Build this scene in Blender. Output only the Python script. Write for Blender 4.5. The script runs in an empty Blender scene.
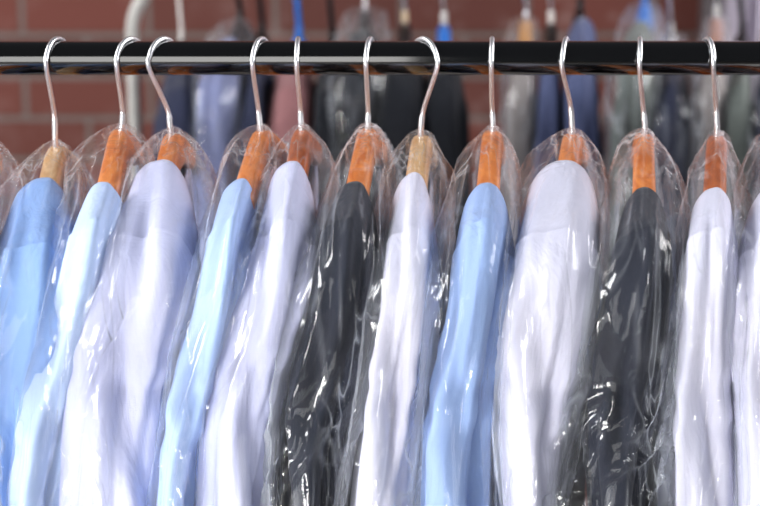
import bpy, bmesh, math, random
from mathutils import Vector, noise, Matrix

S = bpy.context.scene
COL = S.collection
PI = math.pi
random.seed(7)

# ------------------------------------------------------------------ camera
CAM = Vector((0.0, -1.6, 1.68))
FPX = 1818.0
PITCH = math.radians(12.54)
FW = Vector((0, math.cos(PITCH), -math.sin(PITCH)))
UP = Vector((0, math.sin(PITCH), math.cos(PITCH)))
CX, CY = 380.0, 253.0


def proj(p):
    d = Vector(p) - CAM
    k = FPX / d.dot(FW)
    return CX + d.x * k, CY - d.dot(UP) * k


def at(px, py, Y):
    """the point of the plane y = Y seen at photo pixel (px, py)"""
    r = FW + Vector((1, 0, 0)) * ((px - CX) / FPX) + UP * ((CY - py) / FPX)
    return CAM + r * ((Y - CAM.y) / r.y)


def xat(px, Y, z):
    d = Vector((0, Y, z)) - CAM
    return (px - CX) * d.dot(FW) / FPX


cd = bpy.data.cameras.new('camera')
cd.sensor_width = 36.0
cd.lens = FPX * 36.0 / 760.0
cam = bpy.data.objects.new('camera', cd)
COL.objects.link(cam)
cam.location = CAM
cam.rotation_euler = (PI / 2 - PITCH, 0, 0)
cd.clip_start = 0.05
cd.dof.use_dof = True
cd.dof.focus_distance = 1.5
cd.dof.aperture_fstop = 4.5
S.camera = cam
S.view_settings.view_transform = 'Standard'
S.view_settings.look = 'Medium High Contrast'
S.view_settings.exposure = -0.1
S.cycles.transparent_max_bounces = 40
S.cycles.max_bounces = 10


# ------------------------------------------------------------------ materials
def sc(c):
    """sRGB 0-255 -> linear"""
    f = lambda v: v / 12.92 if v <= 0.04045 else ((v + 0.055) / 1.055) ** 2.4
    return tuple(f(x / 255.0) for x in c) + (1.0,)


def mat(name):
    m = bpy.data.materials.new(name)
    m.use_nodes = True
    nt = m.node_tree
    nt.nodes.clear()
    out = nt.nodes.new('ShaderNodeOutputMaterial')
    return m, nt, out


def N(nt, t, **kw):
    n = nt.nodes.new('ShaderNode' + t)
    for k, v in kw.items():
        if k in n.inputs:
            n.inputs[k].default_value = v
        else:
            setattr(n, k, v)
    return n


def ramp(nt, stops):
    r = nt.nodes.new('ShaderNodeValToRGB')
    e = r.color_ramp.elements
    while len(e) < len(stops):
        e.new(0.5)
    for i, (p, c) in enumerate(stops):
        e[i].position = p
        e[i].color = c if len(c) == 4 else tuple(c) + (1,)
    return r


def fabric(name, rgb, rough=0.75, weave=0.0006, sheen=0.15, vary=0.06):
    m, nt, out = mat(name)
    L = nt.links.new
    p = N(nt, 'BsdfPrincipled', Roughness=rough)
    p.inputs['Sheen Weight'].default_value = sheen
    p.inputs['Specular IOR Level'].default_value = 0.25
    tc = N(nt, 'TexCoord')
    n1 = N(nt, 'TexNoise', Scale=9.0, Detail=3.0)
    L(tc.outputs['Object'], n1.inputs['Vector'])
    c = sc(rgb)
    r = ramp(nt, [(0.3, tuple(v * (1 - vary) for v in c[:3])), (0.7, tuple(min(1, v * (1 + vary)) for v in c[:3]))])
    L(n1.outputs['Fac'], r.inputs[0])
    L(r.outputs[0], p.inputs['Base Color'])
    mp = N(nt, 'Mapping')
    mp.inputs['Scale'].default_value = (22, 22, 5)
    L(tc.outputs['Object'], mp.inputs['Vector'])
    n2 = N(nt, 'TexNoise', Scale=1.0, Detail=4.0, Roughness=0.55, Distortion=0.6)
    L(mp.outputs[0], n2.inputs['Vector'])
    b = N(nt, 'Bump', Strength=0.6, Distance=0.008)
    L(n2.outputs['Fac'], b.inputs['Height'])
    n3 = N(nt, 'TexNoise', Scale=900.0, Detail=1.0)
    L(tc.outputs['Object'], n3.inputs['Vector'])
    b2 = N(nt, 'Bump', Strength=0.25, Distance=weave)
    L(n3.outputs['Fac'], b2.inputs['Height'])
    L(b.outputs[0], b2.inputs['Normal'])
    L(b2.outputs[0], p.inputs['Normal'])
    L(p.outputs[0], out.inputs[0])
    return m


def film(name, haze=0.05, tint=(0.90, 0.94, 1.0), edge=0.25, seed=0.0, shine=0.035, rough=0.11, broad=0.3, crease=0.32, veil=0.5):
    m, nt, out = mat(name)
    L = nt.links.new
    tc = N(nt, 'TexCoord')
    mp = N(nt, 'Mapping')
    mp.inputs['Location'].default_value = (seed, seed * 1.7, seed * 0.3)
    mp.inputs['Scale'].default_value = (1, 1, 0.45)
    L(tc.outputs['Object'], mp.inputs['Vector'])
    n1 = N(nt, 'TexNoise', Scale=19.0, Detail=3.0, Roughness=0.5, Distortion=1.2)
    L(mp.outputs[0], n1.inputs['Vector'])
    # ridged creases: 1 - |2n - 1|
    a1 = N(nt, 'Math', operation='MULTIPLY_ADD')
    a1.inputs[1].default_value = 2.0
    a1.inputs[2].default_value = -1.0
    L(n1.outputs['Fac'], a1.inputs[0])
    a2 = N(nt, 'Math', operation='ABSOLUTE')
    L(a1.outputs[0], a2.inputs[0])
    a3 = N(nt, 'Math', operation='SQRT')
    L(a2.outputs[0], a3.inputs[0])
    b = N(nt, 'Bump', Strength=0.5, Distance=0.005, invert=True)
    L(a3.outputs[0], b.inputs['Height'])
    v = N(nt, 'TexNoise', Scale=95.0, Detail=2.0, Distortion=1.0)
    L(mp.outputs[0], v.inputs['Vector'])
    b2 = N(nt, 'Bump', Strength=0.1, Distance=0.002)
    L(v.outputs['Fac'], b2.inputs['Height'])
    L(b.outputs[0], b2.inputs['Normal'])
    lw = N(nt, 'LayerWeight', Blend=0.5)
    L(b2.outputs[0], lw.inputs['Normal'])
    pw = N(nt, 'Math', operation='POWER')
    pw.inputs[1].default_value = 5.0
    L(lw.outputs['Facing'], pw.inputs[0])
    tr = N(nt, 'BsdfTransparent')
    tr.inputs[0].default_value = (0.985, 0.987, 0.99, 1)
    df = N(nt, 'BsdfDiffuse')
    df.inputs[0].default_value = tint + (1,)
    tl = N(nt, 'BsdfTranslucent')
    tl.inputs[0].default_value = tint + (1,)
    L(b2.outputs[0], df.inputs['Normal'])
    mx0 = N(nt, 'MixShader')
    mx0.inputs[0].default_value = 0.4
    L(df.outputs[0], mx0.inputs[1])
    L(tl.outputs[0], mx0.inputs[2])
    f1 = N(nt, 'Math', operation='MULTIPLY_ADD', use_clamp=True)
    f1.inputs[1].default_value = edge
    L(pw.outputs[0], f1.inputs[0])
    # whitened crease lines: thin zero-crossings of long, bent noise, broken up by a second noise
    mp2 = N(nt, 'Mapping')
    mp2.inputs['Location'].default_value = (seed * 2.3, seed, seed * 0.9)
    mp2.inputs['Rotation'].default_value = (0, 0.16, 0)
    mp2.inputs['Scale'].default_value = (1, 0.35, 0.2)
    L(tc.outputs['Object'], mp2.inputs['Vector'])
    cn = N(nt, 'TexNoise', Scale=30.0, Detail=2.0, Roughness=0.6, Distortion=0.9)
    L(mp2.outputs[0], cn.inputs['Vector'])
    c1 = N(nt, 'Math', operation='SUBTRACT')
    c1.inputs[1].default_value = 0.5
    L(cn.outputs['Fac'], c1.inputs[0])
    c2 = N(nt, 'Math', operation='ABSOLUTE')
    L(c1.outputs[0], c2.inputs[0])
    c3 = N(nt, 'MapRange')
    c3.inputs['From Min'].default_value = 0.0
    c3.inputs['From Max'].default_value = 0.03
    c3.inputs['To Min'].default_value = 1.0
    c3.inputs['To Max'].default_value = 0.0
    L(c2.outputs[0], c3.inputs['Value'])
    cm = N(nt, 'TexNoise', Scale=14.0, Detail=1.0)
    L(mp.outputs[0], cm.inputs['Vector'])
    c4 = N(nt, 'MapRange')
    c4.inputs['From Min'].default_value = 0.42
    c4.inputs['From Max'].default_value = 0.68
    L(cm.outputs['Fac'], c4.inputs['Value'])
    c5 = N(nt, 'Math', operation='MULTIPLY')
    L(c3.outputs[0], c5.inputs[0])
    L(c4.outputs[0], c5.inputs[1])
    c6 = N(nt, 'Math', operation='MULTIPLY_ADD')
    c6.inputs[1].default_value = crease
    c6.inputs[2].default_value = haze
    av = N(nt, 'Attribute', attribute_name='veil')
    c7 = N(nt, 'Math', operation='MULTIPLY_ADD')
    c7.inputs[1].default_value = veil
    L(av.outputs['Fac'], c7.inputs[0])
    L(c6.outputs[0], c7.inputs[2])
    L(c7.outputs[0], f1.inputs[2])
    ac = N(nt, 'Attribute', attribute_name='crinkle')
    c8 = N(nt, 'Math', operation='MULTIPLY')
    L(c5.outputs[0], c8.inputs[0])
    L(ac.outputs['Fac'], c8.inputs[1])
    c9 = N(nt, 'Math', operation='MULTIPLY')
    c9.inputs[1].default_value = 0.5
    L(ac.outputs['Fac'], c9.inputs[0])
    L(c9.outputs[0], b.inputs['Strength'])
    L(c8.outputs[0], c6.inputs[0])
    mx1 = N(nt, 'MixShader')
    L(f1.outputs[0], mx1.inputs[0])
    L(tr.outputs[0], mx1.inputs[1])
    L(mx0.outputs[0], mx1.inputs[2])
    g1 = N(nt, 'BsdfGlossy', Roughness=rough)
    g2 = N(nt, 'BsdfGlossy', Roughness=0.36)
    for g in (g1, g2):
        g.inputs['Color'].default_value = (1, 1, 1, 1)
        L(b2.outputs[0], g.inputs['Normal'])
    gm = N(nt, 'MixShader')
    gm.inputs[0].default_value = broad
    L(g1.outputs[0], gm.inputs[1])
    L(g2.outputs[0], gm.inputs[2])
    f2 = N(nt, 'Math', operation='MULTIPLY_ADD', use_clamp=True)
    f2.inputs[1].default_value = 0.28
    f2.inputs[2].default_value = shine
    L(pw.outputs[0], f2.inputs[0])
    mx2 = N(nt, 'MixShader')
    L(f2.outputs[0], mx2.inputs[0])
    L(mx1.outputs[0], mx2.inputs[1])
    L(gm.outputs[0], mx2.inputs[2])
    L(mx2.outputs[0], out.inputs[0])
    return m


def wood(name, dark, light, rough=0.35):
    m, nt, out = mat(name)
    L = nt.links.new
    tc = N(nt, 'TexCoord')
    mp = N(nt, 'Mapping')
    mp.inputs['Scale'].default_value = (1.0, 0.22, 1.0)
    L(tc.outputs['Object'], mp.inputs['Vector'])
    n = N(nt, 'TexNoise', Scale=140.0, Detail=4.0, Distortion=0.8)
    L(mp.outputs[0], n.inputs['Vector'])
    r = ramp(nt, [(0.3, sc(dark)), (0.72, sc(light))])
    L(n.outputs['Fac'], r.inputs[0])
    p = N(nt, 'BsdfPrincipled', Roughness=rough)
    p.inputs['Coat Weight'].default_value = 0.3
    p.inputs['Coat Roughness'].default_value = 0.25
    L(r.outputs[0], p.inputs['Base Color'])
    b = N(nt, 'Bump', Strength=0.1, Distance=0.0005)
    L(n.outputs['Fac'], b.inputs['Height'])
    L(b.outputs[0], p.inputs['Normal'])
    L(p.outputs[0], out.inputs[0])
    return m


def plain(name, rgb, rough=0.4, metal=0.0, coat=0.0, vary=0.05, scale=30.0):
    m, nt, out = mat(name)
    L = nt.links.new
    p = N(nt, 'BsdfPrincipled', Roughness=rough, Metallic=metal)
    p.inputs['Coat Weight'].default_value = coat
    p.inputs['Coat Roughness'].default_value = 0.05
    tc = N(nt, 'TexCoord')
    n = N(nt, 'TexNoise', Scale=scale, Detail=2.0)
    L(tc.outputs['Object'], n.inputs['Vector'])
    c = sc(rgb)
    r = ramp(nt, [(0.3, tuple(v * (1 - vary) for v in c[:3])), (0.7, tuple(min(1, v * (1 + vary)) for v in c[:3]))])
    L(n.outputs['Fac'], r.inputs[0])
    L(r.outputs[0], p.inputs['Base Color'])
    L(p.outputs[0], out.inputs[0])
    return m


def brick_mat():
    m, nt, out = mat('brick')
    L = nt.links.new
    tc = N(nt, 'TexCoord')
    mp = N(nt, 'Mapping')
    mp.inputs['Rotation'].default_value = (PI / 2, 0, 0)      # wall x,z -> texture x,y
    mp.inputs['Location'].default_value = (BRX, BRZ, 0)
    L(tc.outputs['Object'], mp.inputs['Vector'])
    bt = N(nt, 'TexBrick')
    bt.inputs['Scale'].default_value = 1.0
    bt.inputs['Brick Width'].default_value = 0.225
    bt.inputs['Row Height'].default_value = 0.075
    bt.inputs['Mortar Size'].default_value = 0.0055
    bt.inputs['Mortar Smooth'].default_value = 0.25
    bt.inputs['Bias'].default_value = -0.1
    bt.inputs['Color1'].default_value = sc((112, 66, 58))
    bt.inputs['Color2'].default_value = sc((94, 58, 52))
    bt.inputs['Mortar'].default_value = sc((114, 104, 100))
    L(mp.outputs[0], bt.inputs['Vector'])
    n = N(nt, 'TexNoise', Scale=14.0, Detail=5.0, Roughness=0.65)
    L(tc.outputs['Object'], n.inputs['Vector'])
    r = ramp(nt, [(0.52, (0, 0, 0)), (0.72, (1, 1, 1))])
    L(n.outputs['Fac'], r.inputs[0])
    # worn whitish lime patches, more of them towards the right of the wall
    sx = N(nt, 'SeparateXYZ')
    L(tc.outputs['Object'], sx.inputs[0])
    mr = N(nt, 'MapRange')
    mr.inputs['From Min'].default_value = -0.3
    mr.inputs['From Max'].default_value = 0.6
    mr.inputs['To Min'].default_value = 0.12
    mr.inputs['To Max'].default_value = 0.5
    L(sx.outputs['X'], mr.inputs['Value'])
    mul = N(nt, 'Math', operation='MULTIPLY_ADD', use_clamp=True)
    mul.inputs[2].default_value = 0.0
    L(r.outputs[0], mul.inputs[0])
    L(mr.outputs[0], mul.inputs[1])
    mx = N(nt, 'Mix', data_type='RGBA')
    mx.inputs[7].default_value = sc((176, 158, 154))
    L(mul.outputs[0], mx.inputs[0])
    L(bt.outputs['Color'], mx.inputs[6])
    p = N(nt, 'BsdfPrincipled', Roughness=0.85)
    L(mx.outputs[2], p.inputs['Base Color'])
    b = N(nt, 'Bump', Strength=0.7, Distance=0.008, invert=True)
    L(bt.outputs['Fac'], b.inputs['Height'])
    b2 = N(nt, 'Bump', Strength=0.3, Distance=0.004)
    L(n.outputs['Fac'], b2.inputs['Height'])
    L(b.outputs[0], b2.inputs['Normal'])
    L(b2.outputs[0], p.inputs['Normal'])
    L(p.outputs[0], out.inputs[0])
    return m


WALL_Y = 1.65
_w = at(0, 83, WALL_Y)
BRZ = 0.0 - _w.z % 0.075
_w2 = at(-37, 100, WALL_Y)
BRX = -(_w2.x % 0.225)

M = {}
M['chrome'] = plain('chrome', (228, 230, 234), rough=0.3, metal=0.8, vary=0.03)
M['black_gloss'] = plain('black_enamel', (6, 6, 7), rough=0.1, coat=1.0)
M['black_gloss'].node_tree.nodes['Principled BSDF'].inputs['Coat IOR'].default_value = 1.85
M['black'] = plain('black_plastic', (20, 20, 22), rough=0.4)
M['white_pipe'] = plain('pale_pipe', (176, 174, 170), rough=0.4)
M['blue_plastic'] = plain('blue_plastic', (44, 116, 196), rough=0.35)
M['white_plastic'] = plain('white_plastic', (226, 224, 220), rough=0.4)
M['cream'] = plain('cream_plastic', (222, 200, 168), rough=0.4)
M['castor'] = plain('castor_rubber', (40, 40, 42), rough=0.7)
WOODS = {
    'beige': wood('beech_wood', (198, 154, 104), (228, 190, 140)),
    'orange': wood('orange_wood', (196, 106, 38), (232, 148, 74)),
    'brown': wood('brown_wood', (150, 74, 24), (196, 108, 46)),
    'tan': wood('tan_wood', (170, 120, 60), (200, 150, 88)),
    'pink': wood('pinkish_wood', (150, 110, 96), (180, 138, 120)),
}
FAB = {
    'blue': fabric('light_blue_cotton', (134, 165, 214)),
    'pale_blue': fabric('pale_blue_cotton', (176, 195, 229)),
    'mid_blue': fabric('sky_blue_cotton', (146, 169, 211)),
    'soft_blue': fabric('soft_blue_cotton', (160, 182, 222)),
    'white': fabric('white_cotton', (202, 202, 219)),
    'lavender': fabric('lavender_white_cotton', (198, 201, 229)),
    'dark': fabric('charcoal_wool', (38, 41, 52), rough=0.9, sheen=0.1),
    'slate': fabric('slate_wool', (74, 76, 92), rough=0.9, sheen=0.3),
    'taupe': fabric('taupe_cotton', (150, 132, 130)),
    'navy': fabric('navy_wool', (46, 50, 70), rough=0.9),
    'lilac': fabric('lilac_blue_cotton', (120, 126, 160)),
    'mauve': fabric('mauve_cotton', (134, 96, 98)),
    'coal': fabric('black_wool', (34, 36, 42), rough=0.9),
    'grey': fabric('grey_cotton', (140, 136, 136)),
    'denim': fabric('slate_blue_cotton', (86, 94, 126)),
    'sage': fabric('grey_green_cotton', (112, 118, 114)),
    'stone': fabric('stone_cotton', (140, 134, 132)),
}
FILMS = [film('clear_film_%d' % i, haze=h, seed=i * 3.1) for i, h in enumerate((0.03, 0.04, 0.025))]
FILM_SHINY = film('shiny_film', haze=0.022, edge=0.35, veil=0.75, seed=21.0, shine=0.032, rough=0.11, broad=0.15)
FILM_BACK = film('clear_film_dim', haze=0.03, seed=11.0)


# ------------------------------------------------------------------ object helpers
def link(name, bm, m, parent=None, smooth=True):
    me = bpy.data.meshes.new(name)
    bm.normal_update()
    bm.to_mesh(me)
    bm.free()
    if smooth:
        for p in me.polygons:
            p.use_smooth = True
    me.materials.append(m)
    o = bpy.data.objects.new(name, me)
    COL.objects.link(o)
    if parent is not None:
        o.parent = parent
        o.matrix_parent_inverse = Matrix.Identity(4)
        o.location = -parent.location
    return o


def tag(o, label, cat, group=None, kind=None):
    if label:
        o['label'] = label
    if cat:
        o['category'] = cat
    if group:
        o['group'] = group
    if kind:
        o['kind'] = kind
    return o


def empty(name, loc, label, cat, group=None):
    o = bpy.data.objects.new(name, None)
    o.empty_display_size = 0.05
    COL.objects.link(o)
    o.location = loc
    return tag(o, label, cat, group)


def grid(bm, rows, closed=True, cap0=False, cap1=False):
    """rows of equally many points -> quads"""
    vs = [[bm.verts.new(p) for p in r] for r in rows]
    n = len(vs[0])
    for a, b in zip(vs, vs[1:]):
        for i in range(n if closed else n - 1):
            j = (i + 1) % n
            bm.faces.new((a[i], a[j], b[j], b[i]))
    if cap0:
        bm.faces.new(list(reversed(vs[0])))
    if cap1:
        bm.faces.new(vs[-1])
    return vs


def spline(pts, n):
    """Catmull-Rom through points"""
    pts = [Vector(p) for p in pts]
    P = [pts[0] * 2 - pts[1]] + pts + [pts[-1] * 2 - pts[-2]]
    out = []
    for i in range(1, len(P) - 2):
        for k in range(n):
            t = k / n
            a, b, c, d = P[i - 1], P[i], P[i + 1], P[i + 2]
            out.append(0.5 * ((2 * b) + (c - a) * t + (2 * a - 5 * b + 4 * c - d) * t * t + (3 * b - a - 3 * c + d) * t ** 3))
    out.append(pts[-1])
    return out


def tube(bm, pts, radii, seg=12):
    if not hasattr(radii, '__len__'):
        radii = [radii] * len(pts)
    rows = []
    nrm = None
    for i, p in enumerate(pts):
        t = (pts[min(i + 1, len(pts) - 1)] - pts[max(i - 1, 0)]).normalized()
        if nrm is None:
            nrm = t.orthogonal().normalized()
        nrm = (nrm - t * nrm.dot(t)).normalized()
        b = t.cross(nrm)
        rows.append([p + (nrm * math.cos(2 * PI * k / seg) + b * math.sin(2 * PI * k / seg)) * radii[i] for k in range(seg)])
    grid(bm, rows, True, True, True)


def lerp_tab(tab, y):
    """tab of (y, a, b) -> smooth interpolated (a, b)"""
    if y <= tab[0][0]:
        return tab[0][1], tab[0][2]
    if y >= tab[-1][0]:
        (y0, a0, b0), (y1, a1, b1) = tab[-2], tab[-1]
        f = min((y - y1) / (y1 - y0), 2.5)
        return a1 + (a1 - a0) * f * 0.6, b1 + (b1 - b0) * f * 0.6
    for (y0, a0, b0), (y1, a1, b1) in zip(tab, tab[1:]):
        if y <= y1:
            t = (y - y0) / (y1 - y0)
            return a0 + (a1 - a0) * t, b0 + (b1 - b0) * t


def smooth_tab(tab, y, r=14):
    acc = [0.0, 0.0]
    for k in (-1.0, -0.5, 0.0, 0.5, 1.0):
        a, b = lerp_tab(tab, y + k * r)
        acc[0] += a / 5
        acc[1] += b / 5
    return acc


def nz(x, y, z):
    return noise.noise((x, y, z))


def ridge(x, y, z):
    return 1.0 - min(1.0, abs(noise.noise((x, y, z))) * 2.4)


# ------------------------------------------------------------------ one hanging item
SLOPE = 0.30


def arm_drop(u):
    return SLOPE * (math.sqrt(u * u + 0.022 ** 2) - 0.022)


class Frame:
    """local frame of one hanger: neck point, horizontal unit vector to its near end"""
    def __init__(self, nx, ny, Y0, tab, us=0.19):
        self.o = at(nx, ny, Y0)
        self.us = us
        z1 = self.o.z - arm_drop(us)
        yy = proj((0, Y0 - us, z1))[1]
        a, b = smooth_tab(tab, yy + 12)
        x1 = xat((a + b) / 2, Y0 - us, z1)
        h = Vector((x1 - self.o.x, -us, 0))
        self.h = h.normalized()
        self.c = -self.h.y
        self.us = h.length          # shoulder seam distance along the arm

    def pt(self, u, z):
        return Vector((self.o.x, self.o.y, z)) + self.h * u


def crest(fr, u0, lift, r, zend, n_arm, n_arc, n_drop, elbow=(0.0, 0.0)):
    """(u, z, tangent, phase) along the arm, over the shoulder and down the sleeve"""
    out = []
    us = fr.us
    z0 = fr.o.z
    for i in range(n_arm):
        u = u0 + (us - u0) * i / n_arm
        out.append((u, z0 - arm_drop(u) + lift, 'arm'))
    sl = math.atan(SLOPE)
    cu, cz = us, z0 - arm_drop(us) + lift
    # arc centre below the crest
    ccu, ccz = cu - r * math.sin(sl), cz - r * math.cos(sl)
    a0 = PI / 2 - sl
    for i in range(n_arc):
        a = a0 * (1 - i / n_arc)
        out.append((ccu + r * math.cos(a), ccz + r * math.sin(a), 'arc'))
    zt, ut = ccz, ccu + r
    for i in range(n_drop + 1):
        z = zt + (zend - zt) * i / n_drop
        d = zt - z
        e1, e2 = elbow
        lo_ = min(d, 0.095) / 0.095
        hi_ = max(0.0, d - 0.085)
        u = ut - e1 * lo_ * lo_ * (3 - 2 * lo_) + e2 * (1 - math.exp(-hi_ * 6.0))
        out.append((u, z, 'drop'))
    return out


def bent(fr, tab, u0, lift, r, zend, D_arm, D_drop, na, nc, nd, thetas, e_arm, e_drop, disp, elbow=(0.0, 0.0), tight0=1.0, neck=False):
    """rows of points of a sheet bent over the near arm and down; disp(s, theta, wid, z) -> outward offset"""
    cr = crest(fr, u0, lift, r, zend, na, nc, nd, elbow)
    rows, info = [], []
    s = 0.0
    s_arm = sum(math.hypot(cr[i][0] - cr[i - 1][0], cr[i][1] - cr[i - 1][1]) for i in range(1, na + 1))
    for i, (u, z, ph) in enumerate(cr):
        up, zp, _ = cr[max(i - 1, 0)]
        un, zn, _ = cr[min(i + 1, len(cr) - 1)]
        t = Vector((un - up, zn - zp)).normalized()
        nin = Vector((t.y, -t.x))          # inward normal in the (u, z) plane
        if nin.y > 0 and ph == 'arm':
            nin = -nin
        if i:
            s += math.hypot(u - up, z - zp)
        # blend 0 on the arm .. 1 on the sleeve, where the flanks swing from hanging down to lying behind
        f = min(1.0, max(0.0, (s - s_arm + 0.015) / 0.165))
        f = f * f * (3 - 2 * f)
        if f > 0 or ph != 'arm':
            a_ = math.atan(SLOPE) * (1 - f) + PI / 2 * f
            nin = Vector((-math.sin(a_), -math.cos(a_)))
        D = D_arm + (D_drop - D_arm) * f
        e = e_arm + (e_drop - e_arm) * f
        if neck and ph == 'arm':
            k = min(1, u / 0.085)
            D *= 0.16 + 0.84 * min(1, u / 0.07)
            e = e_arm * (1 - k) + 1.0 * k
            z += 0.006 * k
        elif neck:
            e, z = 0.97, z + 0.006
        P = fr.pt(u, z)
        py = proj(P)[1]
        ys = py + (1 - f) * min(D / 2, 0.042) / 0.00088
        xl, xr = smooth_tab(tab, ys, 6 if neck and f < 1 else 14)
        Y = P.y
        XL, XR = xat(xl, Y, z), xat(xr, Y, z)
        if f > 0.0:
            mid = (XL + XR) / 2
            cxm = P.x + (mid - P.x) * f
        else:
            cxm = P.x
        mn = 0.005 if neck else 0.0125
        vl, vr = max(mn, cxm - XL), max(mn, XR - cxm)
        if neck:
            vl += 0.003 * min(1, s / 0.08)
            vr += 0.003 * min(1, s / 0.08)
        if ph == 'arm' and not neck:
            kk = min(1.0, i / (na * 0.6))
            wf = tight0 + (1 - tight0) * math.sin(kk * PI / 2)
            vl, vr = max(mn, vl * wf), max(mn, vr * wf)
            e = 0.95 + (e_arm - 0.95) * kk
        n3 = fr.h * nin.x + Vector((0, 0, nin.y))
        row = []
        for th in thetas:
            sn, cs = math.sin(th), math.cos(th)
            w = vr if sn > 0 else vl
            v = math.copysign(abs(sn) ** e, sn) * w
            q = P.copy()
            q.x = cxm + v
            q += n3 * (D / 2 * (1 - cs))
            out = Vector((sn * 0.9, 0, 0)) - n3 * cs
            q += out.normalized() * disp(s, th, w, z, f)
            row.append(q)
        rows.append(row)
        info.append((f, s, z))
    return rows, info


def garment_disp(seed, amp):
    def d(s, th, w, z, f):
        a = nz(th * 1.1 + seed, s * 2.2, seed * 0.7) * 0.004
        b = (ridge(th * 1.7 - seed, s * 1.8 + th * 0.8, seed) - 0.6) * 0.004 * min(1, s / 0.1)
        c = nz(th * 3.6 + s * 5, s * 7.0 + seed, seed * 1.3) * 0.0015
        m = min(1, s / 0.12)
        p0 = -0.35 + 0.5 * math.sin(seed * 1.9) + s * 0.9 * math.sin(seed * 2.7) + 0.25 * nz(s * 4, seed, 1.5)
        b += m * (0.0035 * math.exp(-((th - p0) / 0.16) ** 2) - 0.005 * math.exp(-((th - p0 - 0.62) / 0.24) ** 2))
        m2 = min(1.0, max(0.0, (s - 0.15) / 0.08))
        if m2 > 0:
            p = -1.0 + (s - 0.17) / 0.2 * 1.4
            b += m2 * (0.006 * max(0.0, 1 - abs(th - p) / 0.9) - 0.007 * math.exp(-((th - p - 0.55) / 0.3) ** 2))
        p1 = 0.9 * math.cos(seed * 1.3) - s * 1.6 * math.cos(seed)
        b -= m * 0.0045 * math.exp(-((th - p1) / 0.2) ** 2) * (0.5 + nz(s * 5, seed * 2, 7.7))
        # creases at the elbow
        zz = z - 1.25 + 0.02 * math.sin(seed * 2)
        k = 0.0013 * math.exp(-(zz / 0.035) ** 2) * math.sin(zz * 160 + th * 2.0 + seed)
        return 1.35 * amp * (a + b + c + k) * (0.35 + 0.65 * min(1, s / 0.08))
    return d


def film_disp(seed, amp, crumple=0.0):
    rnd = random.Random(int(seed * 1000))
    rad = [(rnd.uniform(-1.9, 1.9), rnd.uniform(0.045, 0.09), rnd.uniform(0.4, 1.0), rnd.uniform(-3, 3)) for _ in range(7)]

    def d(s, th, w, z, f):
        g = min(1.0, s / 0.09 + 0.08)
        a = nz(th * 1.2 + seed, s * 7.0, seed * 0.7) * 0.006
        r1 = ridge(th * 2.3 + seed * 3 + nz(s * 9, th, seed) * 0.5, s * 5.0, seed)
        b = (r1 ** 2 - 0.4) * 0.0042
        mk = max(0.0, nz(th * 0.9 - seed, s * 6.5, 4.2 + seed) + 0.1)
        r2 = ridge(th * 5.2 + s * 9 + seed, s * 9 - th * 2.0, seed * 2)
        c = (r2 ** 2 - 0.4) * 0.0038 * mk
        r3 = ridge(th * 9 - s * 20 + seed, s * 22 + th * 5.0, seed * 2)
        c2 = (r3 ** 2 - 0.4) * 0.0012 * mk
        for t0, wd, am, dr in rad:
            a += 0.0035 * am * math.exp(-((th - t0 - dr * s) / wd) ** 2) * (1 - 0.75 * f) * min(1, s / 0.03)
        m2 = min(1.0, max(0.0, (s - 0.21) / 0.08))
        if m2 > 0:
            p = -1.0 + (s - 0.23) / 0.2 * 1.4
            a += m2 * 0.010 * max(0.0, 1 - abs(th - p) / 0.9)
        if crumple > 0:
            mc = min(1.0, max(0.0, (s - 0.33) / 0.06))
            a += crumple * mc * (ridge(th * 1.1 + 3.3, s * 26 + th * 0.8, seed) ** 2 - 0.3) * 0.012
        return max(-0.002, amp * g * (a + b + c + c2)) * min(1.0, w / 0.018)
    return d


def ring(n):
    return [-PI + 2 * PI * k / n for k in range(n)]


def fan(n, deg):
    a = math.radians(deg)
    return [-a + 2 * a * k / (n - 1) for k in range(n)]


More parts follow.
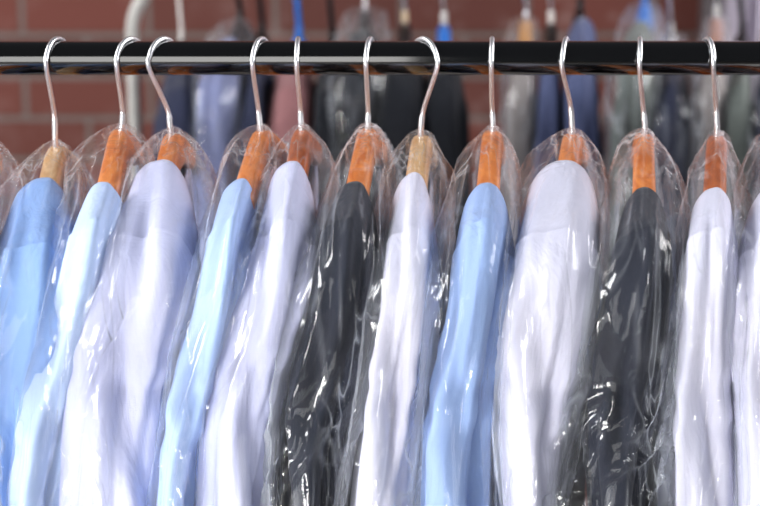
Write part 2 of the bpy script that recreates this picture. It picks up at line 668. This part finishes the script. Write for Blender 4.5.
def make_hanger(fr, hk, woodmat, hookmat, label, cat, group, rod, rodr, wid=0.0195, half=None, name='wooden_hanger', wr=0.0021):
    """hk: (top_x, (bulge_x, bulge_y), [(stem_x, stem_y) ...]) in photo pixels at the rod"""
    root = empty(name, fr.o, label, cat, group)
    half = half or fr.us - 0.055
    h = fr.h
    side = Vector((-h.y, h.x, 0))
    # wooden body, swept along the arms
    bm = bmesh.new()
    rows = []
    nu = 56
    for i in range(nu + 1):
        u = -half + 2 * half * i / nu
        k = abs(u) / half
        top = fr.o.z - arm_drop(u)
        # neck is tall, the arms thin, the tips broad and rounded
        ht = 0.034 - 0.012 * min(1, abs(u) / 0.09)
        w = wid * (0.95 + 0.1 * k * k)
        endf = 1.0 if k < 0.95 else math.sqrt(max(0.02, 1 - ((k - 0.95) / 0.05) ** 2))
        w *= endf
        ht *= 0.4 + 0.6 * endf
        bow = 0.0
        row = []
        for a in range(20):
            t = 2 * PI * a / 20
            c_, s_ = math.cos(t), math.sin(t)
            c_ = math.copysign(abs(c_) ** 0.55, c_)
            s_ = math.copysign(abs(s_) ** 0.55, s_)
            p = fr.pt(u, top - ht / 2 + s_ * ht / 2) + side * (c_ * w / 2 + bow)
            row.append(p)
        rows.append(row)
    grid(bm, rows, True, True, True)
    link('hanger_body', bm, woodmat, root)
    # hook wire
    topx, (bx, by), stem = hk
    Yr = rod.y
    R = rodr + 0.0034 + wr
    czr = rod.z + rodr + wr - R
    Xt = xat(topx, Yr, czr + R)
    Pb = at(bx, by, Yr - R * 0.8)
    dx = max(-0.9 * R, min(0.9 * R, Pb.x - Xt))
    fy = -math.sqrt(R * R - dx * dx)
    pts = []
    for (sx, sy) in stem:
        p = at(sx, sy, Yr)
        pts.append(p)
    pts = sorted(pts, key=lambda p: p.z)
    base = Vector((fr.o.x, fr.o.y, fr.o.z - 0.006))
    ctrl = [base] + pts
    for deg in (-12, 20, 55, 90, 125, 160, 190):
        a = math.radians(deg)
        ctrl.append(Vector((Xt, Yr, czr)) + Vector((dx, fy, 0)) * math.cos(a) + Vector((0, 0, R * math.sin(a))))
    sp = spline(ctrl, 8)
    bm = bmesh.new()
    rad = []
    zsh = pts[-1].z
    for p in sp:
        rad.append(wr * 1.22 if p.z < zsh - 0.006 else wr)
    tube(bm, sp, rad, 12)
    bmesh.ops.create_uvsphere(bm, u_segments=10, v_segments=8, radius=wr * 1.5, matrix=Matrix.Translation(sp[-1]))
    link('hook', bm, hookmat, root)
    return root


def make_garment(fr, tab, fabmat, label, cat, group, seed, zlen=0.62, name='dress_shirt', amp=1.0, torso_w=1.0, lo=False, u0=0.085, torso_mat=None, D=0.085):
    root = empty(name, fr.pt(0.0, fr.o.z - 0.02), label, cat, group)
    z0 = fr.o.z
    zend = z0 - zlen
    u0 = 0.04
    while u0 < 0.13 and proj(fr.pt(u0, z0 - arm_drop(u0) + 0.005))[1] < tab[0][0] - 2:
        u0 += 0.002
    nt_ = 28 if lo else 56
    th = ring(nt_)
    na, nc, nd = (8, 6, 30) if lo else (18, 12, 96)
    rows, info = bent(fr, tab, u0, 0.010, 0.055, zend, 0.12, D, na, nc, nd, th, 1.02, 0.9, garment_disp(seed, amp), elbow=(0.016, 0.062), tight0=0.95)
    cut = na + 1
    # close the yoke's inner end with a rolled edge
    c0 = sum(rows[0], Vector()) / len(rows[0])
    inner = []
    for sc_, off in ((0.55, 0.004), (0.82, 0.001)):
        inner.append([c0 + (p - c0) * sc_ - fr.h * off for p in rows[0]])
    bm = bmesh.new()
    grid(bm, inner + rows[:cut + 1], True, True, False)
    link('shoulder_yoke', bm, fabmat, root)
    bm = bmesh.new()
    # torso: a thin draped panel that runs from the near to the far shoulder
    trows = []
    nT = 40 if not lo else 16
    nz_ = 40 if not lo else 14
    zsh = fr.o.z
    for j in range(nz_ + 1):
        t = j / nz_
        drop = 0.012 + (zlen + 0.04) * t ** 1.3
        row = []
        for k in range(nT):
            a = 2 * PI * k / nT
            ca, sa = math.cos(a), math.sin(a)
            U = fr.us - 0.012 - 0.03 * min(1, drop / 0.1) + 0.03 * min(1, drop / 0.5)
            u = U * math.copysign(abs(ca) ** 0.75, ca)
            scoop = 0.085 * max(0.0, 1 - (abs(u) / (u0 + 0.045)) ** 2) ** 0.7
            zt = z0 - arm_drop(u) - scoop
            thk = (0.006 + 0.030 * min(1, drop / 0.2)) * torso_w
            v = thk * math.copysign(abs(sa) ** 0.8, sa)
            v *= (0.6 + 0.4 * (1 - abs(u) / 0.2))
            pl = 0.006 * min(1, drop / 0.15) * math.sin(u * 75 + seed * 3 + nz(u * 9, drop * 5, seed) * 2.5) * (1 if sa > 0 else -1)
            # follow the lean of the sleeve
            zz = zt - drop * (1 - scoop / (drop + 0.06) * 0.3)
            P = fr.pt(u, zz)
            py = proj(fr.pt(fr.us, zz))[1]
            xl, xr = smooth_tab(tab, py)
            mid = xat((xl + xr) / 2, fr.pt(fr.us, zz).y, zz)
            lean = mid - fr.pt(fr.us, zz).x
            lean *= min(1, drop / 0.1) * (0.55 + 0.45 * max(-0.6, u / 0.2))
            P.x += lean + v + pl
            row.append(P)
        trows.append(row)
    grid(bm, trows, True, True, True)
    # far shoulder cap mirrored roughly, plain tube
    body = link('shirt_body' if name == 'dress_shirt' else 'jacket_body', bm, torso_mat or fabmat, root)
    # sleeve
    bm = bmesh.new()
    srows = []
    for i in range(cut, len(rows)):
        k = i - cut
        g = 0.0018 * math.exp(-(k / 2.0)) + 0.0003
        c = sum(rows[i], Vector()) / len(rows[i])
        srows.append([p + (p - c).normalized() * g for p in rows[i]])
    grid(bm, srows, True, False, True)
    link('sleeve', bm, fabmat, root)
    return root


def make_bag(fr, tab, m, label, group, seed, zlen=0.60, lo=False, amp=1.0, name='garment_bag', crumple=0.0):
    zend = fr.o.z - zlen
    n = 40 if lo else 96
    th = fan(n, 128)
    na, nc, nd = (16, 8, 40) if lo else (46, 18, 150)
    tabw = [(y, a, b) for (y, a, b) in tab]
    rows, info = bent(fr, tabw, 0.0, 0.0065, 0.066, zend, 0.11, 0.12, na, nc, nd, th, 1.6, 0.95, film_disp(seed, amp, crumple), elbow=(0.008, 0.056), neck=True)
    # far half: same tent over the far arm
    hw = [abs(rows[na // 2][-1].x - rows[na // 2][0].x) / 2]
    far = []
    nf = na + nc
    w0l = [p - Vector((fr.o.x, 0, 0)) for p in rows[0]]
    fdisp = film_disp(seed + 5.5, amp)
    D = 0.12
    for i in range(1, nf + 1):
        u = -(fr.us + 0.03) * i / nf
        z = fr.o.z - arm_drop(u) + 0.0065 - (0.02 * max(0, (i / nf - 0.85) / 0.15) ** 2)
        k = min(1, i / (nf * 0.5))
        row = []
        for j, t in enumerate(th):
            sn, cs = math.sin(t), math.cos(t)
            w_first = abs(rows[0][j].x - fr.o.x)
            w = (0.009 + 0.012 * k)
            v = math.copysign(abs(sn) ** 1.3, sn) * w
            dd = D / 2 * (1 - cs)
            p = fr.pt(u, z - dd)
            x0 = rows[0][j].x - fr.o.x
            p.x += x0 * (1 - k) + v * k
            p += (Vector((sn, 0, cs))) * fdisp(abs(u), t, w, z, 0)
            row.append(p)
        far.append(row)
    bm = bmesh.new()
    allrows = list(reversed(far)) + rows
    grid(bm, allrows, False)
    o = link(name, bm, m)
    veil = o.data.attributes.new('veil', 'FLOAT', 'POINT')  # pale flanks: layered film, plus window light painted in, stronger at left
    crs = o.data.attributes.new('crinkle', 'FLOAT', 'POINT')
    va, ca = [], []
    meta = [(0.0, 0.0)] * len(far) + [(f, s_) for (f, s_, z_) in info]
    for (f, s_) in meta:
        for t in th:
            k = min(1, max(0, (abs(t) - 0.55) / 0.7))
            nn = 0.7 + 1.0 * nz(t * 1.6 + seed, s_ * 6, seed * 3.1)
            va.append(f * k * k * (3 - 2 * k) * max(0.0, min(1.0, nn)) * (1.0 if t < 0 else 0.7))
            ca.append(0.25 + max(0.75 * f, 1.9 * max(0.0, 1 - s_ / 0.13)))
    veil.data.foreach_set('value', va)
    crs.data.foreach_set('value', ca)
    # keep the object's origin at the bag's neck
    off = fr.o.copy()
    o.data.transform(Matrix.Translation(-off))
    o.location = off
    return tag(o, label, 'bag', group)


# ------------------------------------------------------------------ front rack data (photo pixels)
ROD = Vector((0, 0, 1.5))
RODR = 0.0150
ITEMS = [
    dict(neck=(-22, 140), wood='orange', hook=(-15, (-24, 72), [(-21, 106), (-22, 132)]), fab='blue', kind='shirt', base=0,
         g=[(190, -50, -18), (210, -65, -6), (250, -80, 2), (300, -105, 2), (400, -140, -8), (500, -170, -20)],
         b=[(137, -36, -8), (146, -46, 3), (160, -58, 10), (180, -68, 20), (205, -76, 27), (250, -88, 26), (300, -110, 16), (400, -148, 4), (500, -178, -10)]),
    dict(neck=(56, 147), wood='beige', hook=(57, (47, 72), [(54, 112), (55, 138)]), fab='blue', kind='shirt',
         g=[(183, 18, 36), (200, 9, 60), (225, 1, 74), (245, -4, 80), (300, -28, 76), (350, -42, 66), (400, -56, 52), (500, -80, 32)],
         b=[(146, 42, 70), (165, 28, 74), (180, 20, 80), (200, 8, 86), (240, -8, 90), (300, -34, 84), (400, -64, 60), (500, -88, 40)]),
    dict(neck=(119, 130), wood='orange', hook=(130, (117, 75), [(122, 107), (122, 125)]), fab='pale_blue', kind='shirt',
         g=[(190, 86, 120), (215, 80, 128), (250, 66, 128), (300, 47, 118), (350, 34, 104), (400, 20, 90), (500, 0, 66)],
         b=[(127, 110, 134), (140, 94, 146), (160, 76, 152), (185, 62, 156), (215, 64, 152), (250, 54, 146), (300, 38, 132), (350, 27, 118), (400, 12, 102), (500, -6, 80)]),
    dict(neck=(172, 134), wood='orange', hook=(163, (149, 62), [(167, 108), (170, 126)]), fab='lavender', kind='shirt',
         g=[(165, 134, 158), (175, 133, 174), (200, 122, 188), (225, 113, 198), (260, 99, 200), (300, 85, 192), (350, 64, 178), (400, 52, 166), (450, 46, 160), (500, 44, 162)],
         b=[(132, 160, 184), (150, 146, 200), (175, 130, 212), (200, 116, 217), (225, 106, 216), (260, 92, 208), (300, 76, 200), (350, 52, 186), (400, 42, 174), (500, 30, 168)]),
    dict(neck=(261, 131), wood='orange', hook=(261, (253, 78), [(258, 106), (260, 125)]), fab='soft_blue', kind='shirt',
         g=[(185, 226, 248), (200, 219, 256), (225, 210, 258), (260, 204, 256), (300, 192, 246), (350, 179, 234), (400, 167, 222), (450, 158, 206), (500, 151, 196)],
         b=[(129, 251, 270), (143, 228, 276), (160, 223, 280), (185, 217, 283), (210, 210, 282), (250, 200, 270), (300, 186, 256), (350, 172, 242), (400, 160, 230), (450, 151, 216), (500, 145, 206)]),
    dict(neck=(302, 130), wood='brown', hook=(298, (297, 72), [(300, 106), (301, 124)]), fab='lavender', kind='shirt',
         g=[(169, 265, 289), (185, 262, 302), (200, 260, 313), (225, 257, 319), (250, 251, 318), (300, 239, 308), (350, 222, 292), (380, 210, 284), (430, 200, 270), (500, 196, 264)],
         b=[(129, 292, 312), (143, 282, 318), (175, 266, 332), (200, 257, 334), (225, 252, 332), (250, 244, 328), (300, 230, 316), (350, 214, 300), (390, 193, 288), (430, 192, 278), (500, 187, 270)]),
    dict(neck=(367, 129), wood='orange', hook=(370, (366, 78), [(368, 108), (368, 123)]), fab='dark', kind='suit',
         g=[(200, 335, 372), (215, 328, 376), (250, 318, 378), (300, 305, 376), (350, 290, 370), (400, 281, 360), (450, 280, 348), (500, 284, 338)],
         b=[(128, 356, 381), (145, 350, 387), (165, 340, 392), (185, 332, 394), (200, 324, 390), (250, 304, 384), (300, 287, 382), (350, 274, 376), (400, 263, 366), (450, 260, 352), (500, 256, 342)]),
    dict(neck=(421, 136), wood='beige', hook=(424, (437, 68), [(424, 108), (421, 128)]), fab='white', kind='shirt',
         g=[(181, 388, 406), (190, 386, 419), (205, 385, 429), (225, 384, 435), (250, 383, 437), (300, 375, 434), (350, 368, 428), (400, 361, 420), (450, 352, 414), (500, 345, 408)],
         b=[(134, 408, 434), (165, 392, 442), (182, 384, 452), (196, 381, 453), (212, 379, 448), (250, 377, 442), (300, 369, 438), (350, 360, 432), (400, 351, 426), (470, 338, 420), (500, 332, 416)]),
    dict(neck=(492, 131), wood='orange', hook=(492, (491, 75), [(492, 106), (493, 125)]), fab='mid_blue', kind='shirt',
         g=[(194, 472, 500), (210, 461, 510), (250, 452, 517), (300, 447, 511), (350, 439, 502), (400, 429, 496), (450, 418, 491), (500, 416, 489)],
         b=[(129, 484, 500), (145, 477, 508), (165, 462, 515), (200, 446, 522), (250, 426, 522), (300, 420, 516), (350, 415, 507), (400, 412, 500), (500, 409, 494)]),
    dict(neck=(572, 134), wood='orange', hook=(566, (562, 62), [(570, 103), (572, 126)]), fab='white', kind='shirt',
         g=[(167, 528, 562), (178, 523, 586), (200, 519, 600), (225, 516, 604), (250, 513, 603), (300, 505, 598), (350, 498, 588), (400, 495, 576), (450, 494, 562), (500, 499, 554)],
         b=[(132, 562, 583), (145, 545, 591), (165, 526, 602), (190, 519, 607), (250, 510, 609), (300, 501, 604), (350, 494, 594), (400, 490, 583), (450, 490, 570), (500, 496, 560)]),
    dict(neck=(644, 134), wood='orange', hook=(640, (639, 70), [(643, 106), (645, 127)]), fab='dark', kind='suit',
         g=[(207, 625, 652), (222, 621, 668), (250, 615, 675), (300, 604, 672), (350, 594, 667), (400, 587, 660), (450, 584, 654), (500, 588, 650)],
         b=[(131, 632, 654), (150, 618, 657), (165, 616, 670), (200, 610, 687), (230, 607, 688), (250, 603, 686), (300, 590, 682), (350, 578, 677), (400, 563, 672), (450, 548, 666), (500, 540, 664)]),
    dict(neck=(717, 136), wood='brown', hook=(708, (713, 65), [(716, 106), (717, 128)]), fab='white', kind='shirt',
         g=[(201, 696, 724), (215, 689, 736), (250, 684, 742), (300, 683, 742), (350, 679, 739), (400, 675, 737), (450, 670, 737), (500, 669, 739)],
         b=[(134, 708, 729), (160, 702, 735), (200, 688, 743), (250, 681, 747), (300, 678, 747), (400, 671, 743), (450, 665, 744), (500, 663, 745)]),
    dict(neck=(782, 136), wood='brown', hook=(776, (777, 68), [(781, 106), (782, 128)]), fab='white', kind='shirt',
         g=[(188, 758, 795), (205, 748, 806), (225, 743, 812), (260, 737, 816), (300, 733, 816), (350, 730, 814), (400, 734, 812), (500, 738, 812)],
         b=[(132, 757, 797), (150, 750, 804), (185, 741, 812), (220, 737, 818), (260, 731, 822), (300, 728, 822), (350, 726, 820), (400, 729, 818), (500, 732, 818)]),
]
HL = [
    'wooden hanger at the far left edge, mostly outside the picture',
    'pale beech hanger at the left holding a light blue shirt',
    'orange wooden hanger with pale blue shirt, behind the big white shirt at left',
    'orange-brown wooden hanger of the broad lavender-white shirt at left',
    'orange wooden hanger above the light blue shirt in the left middle',
    'brown wooden hanger of the lavender-white shirt beside the left dark jacket',
    'orange wooden hanger wrapped in crinkled film above the left dark jacket',
    'pale beech hanger holding the white shirt near the middle',
    'narrow orange wooden hanger above the blue shirt right of the middle',
    'orange wooden hanger of the wide white shirt between blue shirt and dark suit',
    'bright orange wooden hanger above the black suit jacket at right',
    'dark brown wooden hanger of the white shirt right of the black jacket',
    'brown wooden hanger past the right edge holding the last white shirt',
]
GL = [
    'light blue shirt cut off by the left edge of the picture',
    'light blue shirt on the pale beech hanger at the left',
    'pale blue shirt partly covered by the broad lavender-white shirt at left',
    'broad lavender-white shirt at left with a bright lower sleeve',
    'light blue shirt leaning left between two lavender-white shirts',
    'lavender-white shirt directly left of the narrow dark jacket',
    'narrow charcoal jacket left of the middle, wrapped in clear film',
    'white shirt on the pale beech hanger near the middle',
    'sky blue shirt right of the middle on a narrow orange hanger',
    'wide white shirt between the sky blue shirt and the black jacket',
    'black suit jacket at the right under shiny crumpled film',
    'white shirt directly right of the black suit jacket',
    'white shirt cut off by the right edge of the picture',
]
BL = [
    'dim clear bag cut off by the left edge of the picture',
    'clear bag over the light blue shirt on the left beech hanger',
    'crinkled clear bag over the pale blue shirt, bulging left of its orange hanger',
    'clear bag over the broad lavender-white shirt at left',
    'clear bag over the light blue shirt between two lavender-white shirts',
    'clear bag over the lavender-white shirt left of the narrow dark jacket',
    'shiny creased clear bag over the narrow charcoal jacket',
    'clear bag over the white shirt on the middle beech hanger',
    'clear bag over the sky blue shirt right of the middle',
    'clear bag over the wide white shirt right of the sky blue one',
    'shiny crumpled clear bag over the black suit jacket at right',
    'clear bag over the white shirt right of the black jacket',
    'clear bag over the last white shirt at the right edge',
]
for i, it in enumerate(ITEMS):
    fr = Frame(it['neck'][0], it['neck'][1], 0.0, it['g'])
    suit = it['kind'] == 'suit'
    make_hanger(fr, it['hook'], WOODS[it['wood']], M['chrome'], HL[i], 'hanger', 'wooden hangers on the front rail', ROD, RODR)
    make_garment(fr, it['g'], FAB[it['fab']], GL[i], 'jacket' if suit else 'shirt',
                 'jackets on the front rail' if suit else 'shirts on the front rail', 1.7 * i + 0.4,
                 name='suit_jacket' if suit else 'dress_shirt', torso_w=0.75, torso_mat=FAB['slate'] if i == 6 else None)
    make_bag(fr, it['b'], FILM_SHINY if suit else FILMS[i % 3], BL[i], 'clear bags on the front rail', 2.3 * i + 1.1, amp=0.95 if suit else 1.0, crumple=1.0 if i == 10 else (0.5 if i == 6 else 0.0))

# ------------------------------------------------------------------ racks
def rack(name, z, y, x0, x1, r, m, label, bend=None):
    root = empty(name, (0, y, 0), label, 'clothes rack')
    if bend is None:
        bm = bmesh.new()
        tube(bm, [Vector((x0 + (x1 - x0) * k / 30, y, z)) for k in range(31)], r, 40)
        link('rail', bm, m, root)
        for x in (x0, x1):
            bm = bmesh.new()
            tube(bm, [Vector((x, y, 0.10)), Vector((x, y, 0.8)), Vector((x, y, z))], r * 0.95, 24)
            bmesh.ops.create_uvsphere(bm, u_segments=20, v_segments=12, radius=r * 1.25, matrix=Matrix.Translation((x, y, z)))
            link('post', bm, m, root)
    else:
        bm = bmesh.new()
        pts = [Vector((x0, y, 0.10)), Vector((x0, y, 0.7)), Vector((x0, y, z - bend * 1.3)), Vector((x0, y, z - bend))]
        for k in range(1, 13):
            a = PI - PI / 2 * k / 12
            pts.append(Vector((x0 + bend + bend * math.cos(a), y, z - bend + bend * math.sin(a))))
        for k in range(1, 13):
            a = PI / 2 - PI / 2 * k / 12
            if k == 1:
                pts.append(Vector(((x0 + x1) / 2, y, z)))
                pts.append(Vector((x1 - bend, y, z)))
            pts.append(Vector((x1 - bend + bend * math.cos(a), y, z - bend + bend * math.sin(a))))
        pts += [Vector((x1, y, 0.7)), Vector((x1, y, 0.10))]
        tube(bm, pts, r, 20)
        link('rail', bm, m, root)
    for x in (x0, x1):
        bm = bmesh.new()
        tube(bm, [Vector((x, y - 0.26, 0.09)), Vector((x, y, 0.10)), Vector((x, y + 0.26, 0.09))], r, 16)
        f = link('foot', bm, m, root)
        for s in (-1, 1):
            bm = bmesh.new()
            tube(bm, [Vector((x - 0.012, y + s * 0.25, 0.04)), Vector((x + 0.012, y + s * 0.25, 0.04))], 0.04, 20)
            c = link('castor', bm, M['castor'], root)
    return root


rack('clothes_rack', ROD.z, ROD.y, -1.05, 1.05, RODR, M['black_gloss'], 'black tubular clothes rail running across the whole picture')

BY = 1.0
BROD_Z = at(300, -27, BY).z
_bx = at(133, 60, BY).x
rack('clothes_rack', BROD_Z, BY, _bx, _bx + 1.5, 0.0095, M['white_pipe'], 'pale bent-pipe clothes rack behind, its curved corner showing at left', bend=0.085)

# ------------------------------------------------------------------ back rack items (photo pixels)
BROD = Vector((0, BY, BROD_Z))
B = [
    # neck x, neck y, hanger look, hook look, fabric, silhouette, in film?, label word
    (181, 40, 'black', 'white_plastic', 'navy', [(70, 170, 194), (90, 160, 205), (150, 152, 208), (260, 146, 206)], False, 'dark navy jacket left of the lilac-blue shirt', 'jacket', 0.6),
    (240, 22, 'black', 'black', 'lilac', [(42, 224, 246), (60, 210, 246), (90, 200, 240), (150, 192, 232), (260, 186, 230)], True, 'lilac-blue shirt', 'shirt', 1.0),
    (262, 34, 'black', 'black', 'navy', [(50, 248, 268), (80, 242, 274), (150, 236, 272), (260, 232, 272)], False, 'dark navy jacket beside the lilac-blue shirt', 'jacket', 0.6),
    (299, 36, 'blue_plastic', 'blue_plastic', 'mauve', [(70, 280, 312), (90, 270, 318), (150, 264, 318), (260, 258, 314)], False, 'dusty mauve shirt', 'shirt', 0.9),
    (332, 40, 'black', 'black', 'coal', [(70, 318, 340), (90, 314, 346), (150, 308, 344), (260, 306, 340)], False, 'dark brown-black jacket', 'jacket', 0.5),
    (365, 10, 'black', 'chrome', 'coal', [(34, 350, 382), (60, 343, 386), (90, 338, 384), (150, 330, 380), (260, 322, 374)], True, 'black jacket under a shiny film', 'jacket', 0.8),
    (405, 24, 'black', 'tan', 'coal', [(60, 388, 420), (80, 380, 426), (110, 378, 428), (150, 376, 432), (260, 372, 430)], False, 'black coat hung from the cream hook sleeve', 'coat', 0.8),
    (444, 25, 'blue_plastic', 'white_plastic', 'coal', [(64, 432, 458), (80, 428, 462), (110, 424, 466), (150, 420, 472), (260, 416, 474)], False, 'black coat with sloping shoulders on the blue hanger', 'coat', 0.8),
    (526, 20, 'tan', 'chrome', 'stone', [(66, 514, 534), (85, 510, 536), (150, 506, 536), (260, 502, 534)], True, 'stone grey shirt', 'shirt', 0.8),
    (551, 24, 'black', 'white_plastic', 'denim', [(66, 542, 560), (90, 538, 562), (150, 534, 560), (260, 530, 558)], False, 'slate blue shirt', 'shirt', 0.7),
    (580, 12, 'black', 'black', 'denim', [(22, 572, 588), (32, 567, 600), (45, 566, 604), (80, 566, 598), (150, 562, 602), (260, 558, 600)], False, 'slate blue jacket with a rounded shoulder', 'jacket', 0.8),
    (645, 4, 'blue_plastic', 'blue_plastic', 'sage', [(26, 634, 654), (45, 626, 662), (80, 618, 652), (150, 608, 650), (260, 602, 648)], True, 'grey-green shirt under hazy film', 'shirt', 0.8),
    (671, 36, 'white_plastic', 'white_plastic', 'navy', [(66, 658, 684), (90, 653, 692), (150, 650, 692), (260, 646, 690)], True, 'navy grey jacket under shiny film', 'jacket', 0.8),
    (717, 18, 'pink', 'white_plastic', 'stone', [(62, 708, 726), (90, 702, 728), (150, 698, 724), (260, 694, 722)], True, 'pale stone shirt', 'shirt', 0.7),
    (742, 34, 'black', 'black', 'sage', [(66, 732, 752), (90, 727, 756), (150, 724, 752), (260, 720, 750)], False, 'grey-green shirt next to the pale door', 'shirt', 0.7),
    (774, 30, 'tan', 'chrome', 'navy', [(66, 764, 786), (90, 756, 790), (150, 752, 790), (260, 748, 788)], True, 'dark blue jacket at the right edge', 'jacket', 0.7),
]
BH = [
    'blurred hanger with a thin white hook left of the lilac-blue shirt behind',
    'blurred black hanger above the lilac-blue shirt behind the rail',
    'blurred black hanger beside the lilac-blue shirt, its hook hidden by the rail',
    'blurred blue plastic hanger above the dusty mauve shirt',
    'blurred dark hanger between the mauve shirt and the film-covered jacket',
    'blurred dark hanger at the film-covered black jacket behind',
    'blurred black hanger with a cream hook sleeve above a black coat',
    'blurred blue plastic hanger with a white hook sleeve over a black coat',
    'blurred tan wooden hanger above the stone grey shirt',
    'blurred black hanger with white hook sleeve beside the tan hanger',
    'blurred black hanger above the rounded slate blue jacket',
    'blurred blue hanger at the top of the hazy grey-green bag',
    'blurred white hanger above the navy jacket under film',
    'blurred pinkish wooden hanger in front of the pale door frame',
    'blurred dark hanger of the grey-green shirt by the pale door',
    'blurred tan hanger cut off at the right edge, on the rack behind',
]
WM = dict(M)
WM.update({k: v for k, v in WOODS.items()})
for i, (nx, ny, hm, hkm, fb, tab, bag, desc, cat, tw) in enumerate(B):
    fr = Frame(nx, ny, BY, tab)
    hx = nx + 1
    slv = hkm in ('tan', 'white_plastic') and i > 0
    hr = make_hanger(fr, (hx, (hx - 5, -8), [(nx, ny - 14), (nx, ny - 4)]), WM[hm], M['chrome'] if slv else WM[hkm], BH[i], 'hanger', 'hangers on the rack behind', BROD, 0.0095, wr=0.0042 if hkm in ('black', 'blue_plastic') else 0.0024)
    if slv:
        bm = bmesh.new()
        tube(bm, spline([at(nx, ny - 1, BY), at(nx, ny - 7, BY), at(nx, ny - 13, BY)], 4), 0.0044, 14)
        link('hook_sleeve', bm, M['cream'] if hkm == 'tan' else M['white_plastic'], hr)['label'] = 'cream hook sleeve' if hkm == 'tan' else 'white hook sleeve'
    nm = {'shirt': 'dress_shirt', 'jacket': 'suit_jacket', 'coat': 'overcoat'}[cat]
    make_garment(fr, tab, FAB[fb], 'blurred ' + desc + ' on the rack behind', cat, 'clothes on the rack behind', 31 + 1.3 * i, zlen=0.6, name=nm, lo=True, torso_w=tw * 0.6)
    if bag:
        bt = [(y - (18 if k == 0 else 0), a - 4 - k, b + 4 + k) for k, (y, a, b) in enumerate(tab)]
        make_bag(fr, bt, FILM_BACK, 'blurred clear bag over the ' + desc.split(' under ')[0] + ' on the rack behind', 'clear bags on the rack behind', 51 + 1.9 * i, zlen=0.56, lo=True)

# ------------------------------------------------------------------ room
def box(bm, a, b):
    bmesh.ops.create_cube(bm, size=1.0, matrix=Matrix.Translation([(p + q) / 2 for p, q in zip(a, b)]) @ Matrix.Diagonal([abs(q - p) for p, q in zip(a, b)] + [1]))


bm = bmesh.new()
box(bm, (-3.2, WALL_Y, 0), (3.2, WALL_Y + 0.2, 3.0))
tag(link('wall_back', bm, brick_mat(), smooth=False), 'worn red brick wall behind the racks', None, kind='structure')
m_floor = plain('concrete_floor', (150, 146, 142), rough=0.6, vary=0.15, scale=4.0)
bm = bmesh.new()
box(bm, (-3.2, -5.0, -0.1), (3.2, WALL_Y + 0.2, 0.0))
tag(link('floor', bm, m_floor, smooth=False), None, None, kind='structure')
# pale door with a dark frame at the right end of the brick wall
m_frame = plain('grey_frame_paint', (92, 86, 88), rough=0.6)
m_door = plain('pale_door_paint', (190, 182, 196), rough=0.5)
xa, xb = at(699, 20, WALL_Y).x, at(719, 20, WALL_Y).x
bm = bmesh.new()
box(bm, (xa, WALL_Y - 0.05, 0), (xb, WALL_Y + 0.02, 2.1))
box(bm, (xa, WALL_Y - 0.05, 2.1), (xb + 0.95, WALL_Y + 0.02, 2.16))
box(bm, (xb + 0.9, WALL_Y - 0.05, 0), (xb + 0.95, WALL_Y + 0.02, 2.1))
tag(link('trim_1', bm, m_frame, smooth=False), 'dark grey frame of the pale door', None, kind='structure')
bm = bmesh.new()
xg = at(743, 20, WALL_Y).x
box(bm, (xb, WALL_Y - 0.03, 0), (xg, WALL_Y + 0.01, 2.1))
box(bm, (xg + 0.02, WALL_Y - 0.03, 0), (xb + 0.9, WALL_Y + 0.01, 2.1))
box(bm, (xg, WALL_Y - 0.015, 0), (xg + 0.02, WALL_Y + 0.01, 2.1))
tag(link('door_1', bm, m_door, smooth=False), 'pale mauve-grey panelled door at the right', None, kind='structure')


# ------------------------------------------------------------------ light
def area(name, loc, target, sx, sy, watts, col):
    ld = bpy.data.lights.new(name, 'AREA')
    ld.shape = 'RECTANGLE'
    ld.size, ld.size_y = sx, sy
    ld.energy = watts
    ld.color = col
    o = bpy.data.objects.new(name, ld)
    COL.objects.link(o)
    o.location = loc
    d = Vector(target) - Vector(loc)
    o.rotation_euler = d.to_track_quat('-Z', 'Y').to_euler()
    return o


area('window_light', (-1.15, -4.1, 1.35), (-1.15, 0, 1.35), 2.5, 2.6, 58, (1.0, 0.985, 0.96))
lw_ = area('low_fill_light', (-2.0, -2.6, 0.6), (-0.12, -0.2, 0.98), 1.1, 0.9, 4.6, (1.0, 0.98, 0.95))  # added lamp, no window there; brightens the lower sleeves
lw_.data.spread = math.radians(30)
area('floor_bounce_light', (-0.1, -1.3, 0.12), (0.0, -0.1, 1.1), 2.0, 0.7, 5, (1.0, 0.98, 0.95))  # added lamp standing in for floor bounce, lifts the garment bottoms
area('rear_left_light', (-2.3, 0.75, 2.7), (-0.2, 1.3, 1.3), 0.9, 0.9, 22, (1.0, 0.97, 0.95))  # added lamp for the back rack and wall
area('rear_right_light', (2.4, 0.75, 2.7), (0.3, 1.3, 1.3), 0.9, 0.9, 50, (1.0, 0.97, 0.97))  # added lamp, stronger, so the right of the background is paler
area('left_light', (-2.6, -0.9, 2.7), (0, -0.1, 1.3), 1.0, 1.0, 100, (0.97, 0.98, 1.0))  # added softbox, high at the side, lights the shoulder tops
area('right_light', (2.6, -0.6, 2.7), (0, -0.1, 1.3), 1.0, 1.0, 36, (0.97, 0.98, 1.0))  # added weaker softbox opposite, also for the shoulder tops
w = bpy.data.worlds.new('world')
S.world = w
w.use_nodes = True
bg = w.node_tree.nodes['Background']
bg.inputs[0].default_value = (0.86, 0.9, 1.0, 1)
bg.inputs[1].default_value = 0.11
